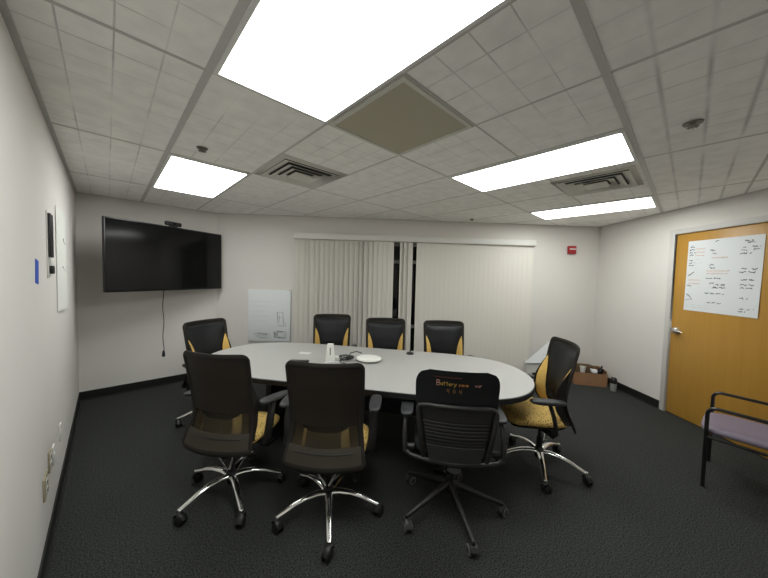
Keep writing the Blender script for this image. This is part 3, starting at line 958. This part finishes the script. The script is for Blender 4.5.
# --- guest chair at right
g = thing('guest_chair', 'low lilac-seated guest chair with black tube arms beside the wooden door', 'chair', (3.597, -0.158, 0), math.radians(85)-PI/2)
for sx in (-1, 1):
    x = sx*0.262
    pts = [(x, 0, 0.0), (x, 0, 0.55)] + [(x, -0.05+0.05*math.cos(q), 0.575+0.05*math.sin(q)) for q in [PI/2*i/6 for i in range(7)]] + \
          [(x, -0.30, 0.618), (x, -0.42, 0.605), (x, -0.50, 0.585)]
    MB().tube(pts, 0.0125, 12, up=(1, 0, 0)).build('front_leg', MT['blackmetal'], g, 60)
    MB().tube([(x, -0.56, 0.0), (x, -0.505, 0.45), (x, -0.51, 0.60), (x, -0.56, 0.84)], 0.0125, 12, up=(1, 0, 0)).build('back_leg', MT['blackmetal'], g, 60)
    MB().tube([(x, -0.005, 0.395), (x, -0.505, 0.385)], 0.011, 10, up=(1, 0, 0)).build('side_rail', MT['blackmetal'], g, 60)
MB().tube([(-0.262, -0.01, 0.395), (0.262, -0.01, 0.395)], 0.011, 10).build('cross_rail', MT['blackmetal'], g)
MB().pillow((0, -0.225, 0.438), (0.50, 0.53, 0.07), 5.0, 0.008, 44, 12, front=0.012).build('seat', MT['lilac'], g, 60)
m = MB(); m.grid(lambda u, v: ((u-0.5)*0.49, -0.53-0.04*v+0.03*(2*u-1)**2*0-0.03*(1-(2*u-1)**2), 0.58+0.27*v), 12, 8, 0.04, (0, 1, 0)); m.build('backrest', MT['lilac'], g, 60)

# ------------------------------------------------------------------ television on its arm
tv = thing('television', 'large black flat television on a swing-out wall arm', 'television', (0.606, 4.515, 1.722), 0.45)
TVW, TVH = 1.395, 0.798
MB().box((0, 0.012, 0), (TVW, 0.036, TVH), bev=0.006).build('housing', MT['bezel'], tv)
MB().box((0, -0.0072, 0.004), (TVW-0.024, 0.003, TVH-0.034)).build('screen', MT['screen'], tv)
MB().box((0, 0.05, -0.05), (0.80, 0.05, 0.45), bev=0.015).build('back_cover', MT['bezel'], tv)
def w2l(o, p):
    a = o.rotation_euler[2]; v = Vector(p)-Vector(o.location)
    return (v.x*math.cos(a)+v.y*math.sin(a), -v.x*math.sin(a)+v.y*math.cos(a), v.z)
m = MB(); m.tube([(0.0, 0.075, 0.0), w2l(tv, (0.42, 4.72, 1.727)), w2l(tv, (0.66, 4.93, 1.727))], 0.028, 10, up=(0, 0, 1))
m.box(w2l(tv, (0.66, 4.932, 1.727)), (0.20, 0.02, 0.34), Matrix.Rotation(-0.45, 4, 'Z'), bev=0.004)
m.build('wall_arm', MT['black'], tv)
# dangling cord
cx_, cy_ = 0.505, 4.52
cp = [(cx_+0.006*math.sin(i*0.9), cy_, 1.40-0.86*i/16) for i in range(17)]
co = MB().tube([w2l(tv, p) for p in cp], 0.0045, 8).build('hanging_cord', MT['black'], tv)
m = MB(); m.lathe([(0, 0.05), (0.010, 0.045), (0.017, 0.01), (0.018, -0.025), (0.012, -0.032), (0, -0.032)], 14, Matrix.Translation(w2l(tv, (cx_, cy_, 0.52))))
m.build('plug', MT['black'], co)
wc = thing('webcam', 'small black webcam bar sitting on top of the television', 'camera', (0.612, 4.512, 1.722+TVH/2), 0.45)
MB().box((0, 0.004, 0.004), (0.09, 0.03, 0.008), bev=0.002).build('stand', MT['black'], wc)
MB().box((0, 0, 0.035), (0.195, 0.045, 0.052), bev=0.016, seg=3).build('body', MT['black'], wc)
MB().lathe([(0, 0), (0.013, 0), (0.013, 0.005), (0.009, 0.006), (0, 0.003)], 18, Matrix.Translation((0, -0.0215, 0.035)) @ Matrix.Rotation(PI/2, 4, 'X')).build('lens', MT['screen'], wc)

# ------------------------------------------------------------------ things on walls
def wall_thing(name, label, cat, p, a, s, z, group=None):
    d_ = Vector((math.cos(a), math.sin(a))); q = p+d_*s
    return thing(name, label, cat, (q.x, q.y, z), a, group)
def squiggle(m, x0, x1, z, y, amp, rad, step=0.009, rnd=random):
    pts = []; x = x0; k = 0
    while x < x1:
        pts.append((x, y, z+amp*(rnd.random()*2-1)+0.02*(x-x0)*0)); x += step*(0.5+rnd.random()); k += 1
    if len(pts) > 1: m.tube(pts, rad, 4)
# pad sheet with sketches on the window wall
fp_ = wall_thing('flip_chart_board', 'white flip chart board with pencil sketches on wall left of the blinds', 'flip chart', P2, AW, 0.79, 0.92)
MB().box((0, -0.016, 0), (0.63, 0.03, 0.785), bev=0.002).build('board', MT['paper'], fp_)
m = MB(); yS = -0.0318
def poly_line(m, pts, rad=0.002, y=None):
    m.tube([(a, yS if y is None else y, b) for a, b in pts], rad, 4)
for dx in (0, 0.006):
    poly_line(m, [(0.115+dx, 0.055), (0.20+dx, 0.06), (0.215, -0.15+dx), (0.135, -0.155), (0.115+dx, 0.055)])
poly_line(m, [(0.225, -0.10), (0.25, -0.12), (0.245, -0.16), (0.21, -0.155)]); poly_line(m, [(0.15, 0.02), (0.15, -0.10)]); poly_line(m, [(0.13, -0.02), (0.20, -0.03)])
poly_line(m, [(-0.19, -0.26), (0.0, -0.27), (0.005, -0.34), (-0.14, -0.335)]); poly_line(m, [(-0.17, -0.275), (-0.02, -0.285)], 0.003)
for k in range(5): squiggle(m, -0.25+0.02*k, -0.02, -0.27-0.018*k, yS, 0.010, 0.0016)
m.build('pencil_sketch', MT['pencil'], fp_)
m = MB()
for dx in (0, 0.008, -0.006):
    poly_line(m, [(0.075+dx, -0.24), (0.085+dx, -0.33), (0.24, -0.34+dx), (0.255, -0.245), (0.11, -0.235+dx)], 0.0024)
for k in range(3): poly_line(m, [(0.10+0.012*k, -0.25), (0.085+0.02*k, -0.32)], 0.0028)
m.tube([(0.17+0.055*math.cos(q), yS, -0.29+0.035*math.sin(q)) for q in [2*PI*i/16 for i in range(17)]], 0.0018, 4)
m.build('dark_sketch', MT['inkblack'], fp_)
m = MB()
for k in range(7): squiggle(m, -0.28, 0.02-0.05*(k % 3), 0.22-0.075*k, yS, 0.005, 0.0022)
m.build('faint_writing', MT['pencillight'], fp_)
# fire alarm
fa = wall_thing('fire_alarm', 'small red fire alarm box with white band, high right of the blinds', 'alarm', P2, AW, 5.54, 2.065)
MB().box((0, -0.022, 0), (0.125, 0.044, 0.125), bev=0.006).build('housing', MT['red'], fa)
MB().box((0.002, -0.045, 0.012), (0.105, 0.004, 0.020), bev=0.001).build('white_band', MT['white'], fa)
MB().box((0.028, -0.047, -0.028), (0.050, 0.008, 0.050), bev=0.006).build('lens', MT['red'], fa)
# poster on the door
PW, PH = 0.675, 0.785
po = wall_thing('flip_chart_sheet', 'white flip chart sheet of handwritten columns taped on the wooden door', 'poster', P3, AR, 1.722, 1.655)
po.rotation_euler = (0, math.radians(0.6), AR)
m = MB(); m.grid(lambda u, v: ((u-0.5)*PW, 0.0085-0.010*max(0, u-0.75)*max(0, 0.5-v)*4, (v-0.5)*PH), 14, 14, 0.0012, (0, -1, 0)); m.build('sheet', MT['paper'], po)
yP = 0.0060
R1 = random.Random(5)
def scr(m, x0, x1, z, amp=0.008, rad=0.0029):
    # handwritten-looking words
    x = x0
    while x < x1:
        wl = min(x1-x, 0.03+0.03*R1.random()); squiggle(m, x, x+wl, z, yP, amp, rad, 0.006, R1); x += wl+0.016
m = MB()
for z in (0.325, 0.290, 0.262, 0.235): scr(m, -0.315, -0.255+0.02*R1.random(), z)
for z in (0.175, 0.145, 0.115): scr(m, -0.315, -0.255, z)
m.tube([(-0.315, yP, 0.005), (-0.285, yP, 0.018), (-0.255, yP, 0.045)], 0.003, 4); scr(m, -0.315, -0.275, 0.005)
scr(m, -0.315, -0.27, -0.11); scr(m, -0.31, -0.28, -0.225); m.tube([(-0.32, yP, -0.205), (-0.29, yP, -0.222), (-0.255, yP, -0.265), (-0.32, yP, -0.275)], 0.0025, 4)
scr(m, -0.065, -0.03, 0.368); scr(m, -0.105, -0.06, 0.275); scr(m, -0.08, -0.03, 0.243)
scr(m, -0.105, -0.06, 0.120); scr(m, -0.10, -0.04, 0.085)
scr(m, -0.125, 0.03, -0.025); scr(m, -0.09, -0.05, -0.075); scr(m, -0.03, 0.06, -0.09, 0.009, 0.003); scr(m, -0.06, 0.08, -0.120, 0.009, 0.003)
scr(m, -0.125, 0.05, -0.185); scr(m, -0.10, 0.03, -0.285)
scr(m, 0.19, 0.25, 0.345); scr(m, 0.21, 0.29, 0.328); scr(m, 0.25, 0.315, 0.285); scr(m, 0.18, 0.21, 0.285); scr(m, 0.165, 0.235, 0.255); scr(m, 0.26, 0.31, 0.258); scr(m, 0.16, 0.25, 0.222, 0.009, 0.003)
scr(m, 0.18, 0.24, 0.075); scr(m, 0.26, 0.31, 0.07); scr(m, 0.16, 0.31, 0.040, 0.009)
for z in (-0.035, -0.085, -0.115): scr(m, 0.18, 0.29, z)
scr(m, 0.185, 0.26, -0.215); scr(m, 0.19, 0.31, -0.320); scr(m, 0.18, 0.24, -0.345)
m.build('black_handwriting', MT['inkblack'], po)
for x0, x1, z in ((-0.25, -0.16, 0.30), (-0.25, -0.16, 0.262), (-0.25, -0.16, 0.228), (-0.09, 0.06, 0.195), (-0.13, 0.09, 0.055), (-0.13, 0.08, 0.025), (-0.31, -0.18, -0.045), (-0.31, -0.18, -0.085)):
    m = MB(); squiggle(m, x0, x1, z, yP, 0.0055, 0.002, 0.006, R1)
    m.build('orange_handwriting', MT['inkorange'], po)['label'] = 'orange handwritten line'
m = MB()
for z in (0.185, 0.145): scr(m, -0.26, -0.18, z, 0.004, 0.0018)
scr(m, -0.32, -0.10, -0.325, 0.003, 0.0018); scr(m, -0.32, -0.08, -0.35, 0.003, 0.0018)
m.build('faint_handwriting', MT['pencillight'], po)
# left wall: sheet, panel, tape, outlets. wall frame origin at y=0
PL = Vector((P1.x, 0.0))
ls = wall_thing('paper_sheet', 'tall blank white paper sheet stuck on the left wall', 'paper', PL, PI/2, 3.38, 1.63)
m = MB(); m.grid(lambda u, v: ((u-0.5)*0.66, -0.003-0.012*(1-math.cos(2*PI*u))*0.5-0.012*(1-v)*(1-u)*u*4-0.02*(u < 0.001)*0, (v-0.5)*0.74), 14, 10, 0.0012, (0, -1, 0))
m.build('sheet', MT['paperl'], ls)
m = MB(); m.tube([(-0.10, -0.020, 0.16), (-0.03, -0.020, 0.12), (0.05, -0.020, 0.13)], 0.003, 4); m.tube([(-0.15, -0.018, -0.05), (-0.02, -0.022, -0.09), (0.16, -0.016, -0.05)], 0.003, 4)
m.build('faint_line', MT['pencillight'], ls)
wp = wall_thing('wall_control_panel', 'narrow black and white control panel on the left wall beside the paper sheet', 'panel', PL, PI/2, 2.66, 1.705)
MB().box((0, -0.003, 0), (0.10, 0.006, 0.40), bev=0.002).build('backplate', MT['offwhite'], wp)
MB().box((0.02, -0.012, 0.055), (0.115, 0.014, 0.26), bev=0.004).build('black_cover', MT['black'], wp)
MB().box((0.03, -0.014, -0.150), (0.07, 0.018, 0.05), bev=0.006).build('black_knob', MT['black'], wp)
MB().box((0.02, -0.011, -0.102), (0.09, 0.012, 0.035), bev=0.003).build('white_switch', MT['white'], wp)
tag(MB().box((0, 0, 0), (0.085, 0.002, 0.12), Matrix.Rotation(0.12, 4, 'Y')).build('tape_strip', MT['blue'], loc=(P1.x+0.0016, 2.265, 1.545), rot=(0, 0, PI/2)), 'strip of blue tape stuck on the left wall', 'tape')
def plate(y_, z_, label, w_=0.075, h_=0.118, kind='outlet', cat='outlet'):
    o = wall_thing('wall_outlet' if kind == 'outlet' else 'wall_jack', label, cat, PL, PI/2, y_, z_)
    MB().box((0, -0.004, 0), (w_, 0.008, h_), bev=0.002).build('cover_plate', MT['brass' if kind == 'outlet' else 'offwhite'], o)
    if kind == 'outlet':
        for zz in (-0.022, 0.022):
            m = MB().box((0, -0.009, zz), (0.034, 0.004, 0.030), bev=0.004)
            r = m.build('receptacle', MT['white'], o)
            m = MB()
            for dx in (-0.007, 0.007): m.box((dx, -0.0115, zz+0.003), (0.003, 0.003, 0.011))
            m.box((0, -0.0115, zz-0.009), (0.006, 0.003, 0.005)); m.build('slot', MT['black'], r)
    else:
        MB().box((0, -0.009, 0), (0.026, 0.004, 0.026), bev=0.002).build('jack', MT['white'], o)
plate(2.335, 0.395, 'double-width wall outlet with dark slots, nearest the camera on left wall', 0.12, 0.118)
plate(2.50, 0.455, 'wall outlet just beyond the double-width one on the left wall', 0.075, 0.118, 'outlet')
plate(2.66, 0.415, 'small white jack plate in mid row on the left wall', 0.07, 0.115, 'jack', 'wall jack')
plate(3.02, 0.41, 'small white jack plate on left wall, farthest and nearest the corner', 0.07, 0.115, 'jack', 'wall jack')

# ------------------------------------------------------------------ things on the table
ZT_ = 0.740
o = thing('desk_stand', 'white tapered upright plastic device standing on the table', 'device', (1.555, 2.365, ZT_+0.0004), math.radians(-40))
m = MB()
lo = rrect(0.088, 0.055, 0.012, 4); hi = rrect(0.062, 0.035, 0.010, 4); n_ = len(lo)
A = [m.bm.verts.new((x, y, 0)) for x, y in lo]; B = [m.bm.verts.new((x, y, 0.158)) for x, y in hi]; C_ = [m.bm.verts.new((x*0.86, y*0.8, 0.164)) for x, y in hi]
m.bm.faces.new(list(reversed(A))); m.bm.faces.new(C_)
for a_, b_ in ((A, B), (B, C_)):
    for k in range(n_): m.bm.faces.new((a_[k], a_[(k+1) % n_], b_[(k+1) % n_], b_[k]))
m.build('body', MT['white'], o)
MB().box((0.002, -0.0205, 0.095), (0.010, 0.006, 0.07), Matrix.Rotation(-0.06, 4, 'X'), bev=0.002).build('grey_slot', MT['wheelgrey'], o)
o = thing('conference_puck', 'flat oval white conference device on the table', 'device', (1.835, 2.120, ZT_+0.0006), TA)
m = MB(); m.lathe([(0, 0.0), (0.088, 0.0), (0.112, 0.014), (0.116, 0.024), (0.108, 0.036), (0.07, 0.046), (0, 0.050)], 40, Matrix.Diagonal((1.08, 0.92, 1, 1))); m.build('body', MT['white'], o)
m = MB(); m.lathe([(0.100, 0.008), (0.1135, 0.014), (0.1160, 0.019), (0.108, 0.020)], 40, Matrix.Diagonal((1.08, 0.92, 1, 1))); m.build('grey_rim', MT['wheelgrey'], o)
R2 = random.Random(3)
m = MB()
pts = []
for i in range(46):
    q = i*0.62; r = 0.045+0.018*math.sin(i*1.3)
    pts.append((r*1.15*math.cos(q), r*math.sin(q), 0.006+0.0011*i*0.7+0.004*math.sin(i*2.1)))
m.tube(pts, 0.0045, 6)
m.tube([(0.03, 0.02, 0.035), (0.05, 0.07, 0.05), (0.11, 0.10, 0.052), (0.15, 0.085, 0.045), (0.16, 0.07, 0.040)], 0.005, 6)
m.tube([(-0.04, -0.02, 0.012), (-0.07, -0.05, 0.006), (-0.06, -0.10, 0.005), (-0.02, -0.13, 0.005)], 0.004, 6)
m.box((0.03, -0.02, 0.022), (0.055, 0.03, 0.022), Matrix.Rotation(0.6, 4, 'Z'), bev=0.004)
tag(m.build('coiled_cable', MT['black'], loc=(1.672, 2.262, ZT_+0.008), rot=(0, 0, math.radians(-30))), 'tangled black cable on the table beside the oval white device', 'cable')
m = MB(); m.tube([(-0.10, 0, 0.004), (-0.05, 0.04, 0.004), (0.0, 0.05, 0.004), (0.06, 0.02, 0.004), (0.07, -0.03, 0.004)], 0.004, 6)
tag(m.build('thin_cable', MT['paper'], loc=(1.54, 2.255, ZT_+0.0008), rot=(0, 0, -0.7)), 'thin white cable lying at the foot of the white upright device', 'cable')
o = thing('table_microphone', 'small black microphone on the table in front of the rightmost far chair', 'microphone', (2.35, 2.04, ZT_), -0.7)
MB().lathe([(0, 0), (0.036, 0), (0.038, 0.006), (0.030, 0.018), (0.010, 0.024), (0, 0.025)], 24, Matrix.Diagonal((1.1, 1.0, 1, 1))).build('base', MT['black'], o)
MB().cyl((0, 0, 0.022), (0, 0, 0.05), 0.006, 10).build('stem', MT['black'], o)
o = thing('remote_control', 'thin black remote control lying on the table behind the middle near chair', 'remote', (1.30, 2.50, ZT_), -0.75)
MB().box((0, 0, 0.010), (0.18, 0.045, 0.02), bev=0.006).build('body', MT['black'], o)
m = MB()
for i in range(5):
    for j in (-1, 0, 1): m.box((-0.06+0.03*i, j*0.012, 0.0205), (0.014, 0.008, 0.002))
m.build('button_pad', MT['wheelgrey'], o)

# ------------------------------------------------------------------ things on the floor by the window wall and corner
def wloc(s, d_, z=0.0):
    q = P2+DW*s; nrm = Vector((DW.y, -DW.x)); q = q+nrm*d_; return (q.x, q.y, z)
# shallow white carton standing against the wall, its flap raised
o = thing('white_carton', 'shallow white carton with slanting raised flap, on floor behind right end of table', 'box', wloc(5.06, 0.165), AW)
m = MB(); cw, cd, chh, th = 0.56, 0.09, 0.285, 0.004
for sx in (-1, 1):
    m.box((sx*cw/2, 0, chh/2), (th, cd, chh)); m.box((0, sx*cd/2, chh/2), (cw, th, chh))
m.box((0, 0, th/2), (cw, cd, th)); m.build('body', MT['offwhite'], o)
m = MB(); v = [(-cw/2-0.07, -cd/2-0.025, chh-0.004), (cw/2, -cd/2-0.015, chh-0.005), (cw/2-0.02, 0.05, chh+0.36), (cw/2-0.14, 0.045, chh+0.335)]
lo = [m.bm.verts.new(p) for p in v]; hi = [m.bm.verts.new((p[0], p[1]-0.003, p[2]+0.004)) for p in v]
m.bm.faces.new(lo); m.bm.faces.new(list(reversed(hi)))
for k in range(4): m.bm.faces.new((lo[k], lo[(k+1) % 4], hi[(k+1) % 4], hi[k]))
m.build('raised_flap', MT['paper'], o)
m = MB(); m.box((-0.13, -cd/2-0.003, 0.105), (0.13, 0.006, 0.045), bev=0.002); m.build('hand_hole', MT['black'], o)
# cardboard box in the corner
bx = thing('cardboard_box', 'brown open cardboard box of odds and ends in the far right corner', 'box', (5.355, 1.035, 0), math.radians(-58))
m = MB(); cw, cd, chh, th = 0.43, 0.25, 0.190, 0.005
for sx in (-1, 1):
    m.box((sx*cw/2, 0, chh/2), (th, cd, chh)); m.box((0, sx*cd/2, chh/2), (cw, th, chh))
m.box((0, 0, th/2), (cw, cd, th)); m.build('body', MT['card'], bx)
m = MB(); m.box((0.205, 0.0, 0.21), (0.006, 0.24, 0.07), Matrix.Rotation(-0.25, 4, 'Y')); m.box((0.0, 0.118, 0.215), (0.40, 0.006, 0.07), Matrix.Rotation(0.2, 4, 'X')); m.build('flap', MT['card'], bx)
def bl_(x, y, z):
    a = bx.rotation_euler[2]; return (bx.location.x+x*math.cos(a)-y*math.sin(a), bx.location.y+x*math.sin(a)+y*math.cos(a), z)
o = thing('white_cup', 'white paper cup in the corner box, left one beside crumpled paper', 'cup', bl_(-0.085, -0.055, 0.1775), 0, 'cups in the corner box')
MB().lathe([(0, 0), (0.030, 0), (0.040, 0.085), (0.038, 0.085), (0.028, 0.004), (0, 0.004)], 20).build('body', MT['white'], o)
MB().lathe([(0.038, 0.083), (0.042, 0.085), (0.042, 0.089), (0.038, 0.089)], 20).build('rim', MT['white'], o)
m = MB(); m.box((0, 0, 0.0), (0.12, 0.07, 0.05), Matrix.Rotation(0.15, 4, 'Y'), bev=0.006)
tag(m.build('white_packet', MT['paper'], loc=bl_(0.06, -0.058, 0.212), rot=(0, 0, 0.4)), 'white packet in the corner box, right of the paper cup', 'packet')
m = MB(); R3 = random.Random(4)
m.pillow((0, 0, 0.085), (0.385, 0.205, 0.120), 3.0, 0, 30, 10)
for v in m.bm.verts: v.co += Vector((R3.uniform(-.006, .006), R3.uniform(-.006, .006), R3.uniform(-.012, .012)))
m.pillow((-0.04, 0.058, 0.19), (0.28, 0.07, 0.16), 2.5, 0, 20, 8)
tag(m.build('packing_paper', MT['brownstuff'], loc=(bl_(0, 0, 0.012)), rot=(0, 0, bx.rotation_euler[2])), 'crumpled brown packing paper filling the corner box', 'packing paper')
m = MB(); m.box((0, 0, 0), (0.05, 0.05, 0.10), Matrix.Rotation(0.35, 4, 'Y'), bev=0.008); m.cyl((0.017, 0, 0.045), (0.030, 0, 0.080), 0.012, 12)
tag(m.build('dark_bottle', MT['black'], loc=bl_(0.150, -0.045, 0.212), rot=(0, 0, -0.6)), 'small dark bottle leaning in the corner box, right of the white packet', 'bottle')
tm = thing('travel_mug', 'steel travel mug with black lid on floor by the corner box', 'mug', (5.275, 0.700, 0))
MB().lathe([(0, 0), (0.034, 0), (0.037, 0.006), (0.038, 0.11), (0, 0.11)], 24).build('body', MT['mugsteel'], tm)
MB().lathe([(0, 0.11), (0.040, 0.11), (0.041, 0.165), (0.034, 0.172), (0.030, 0.19), (0, 0.192)], 24).build('lid', MT['black'], tm)
MB().tube([(0.035, -0.012, 0.15), (0.072, -0.022, 0.145), (0.072, -0.022, 0.08), (0.036, -0.012, 0.07)], 0.007, 8).build('handle', MT['black'], tm)
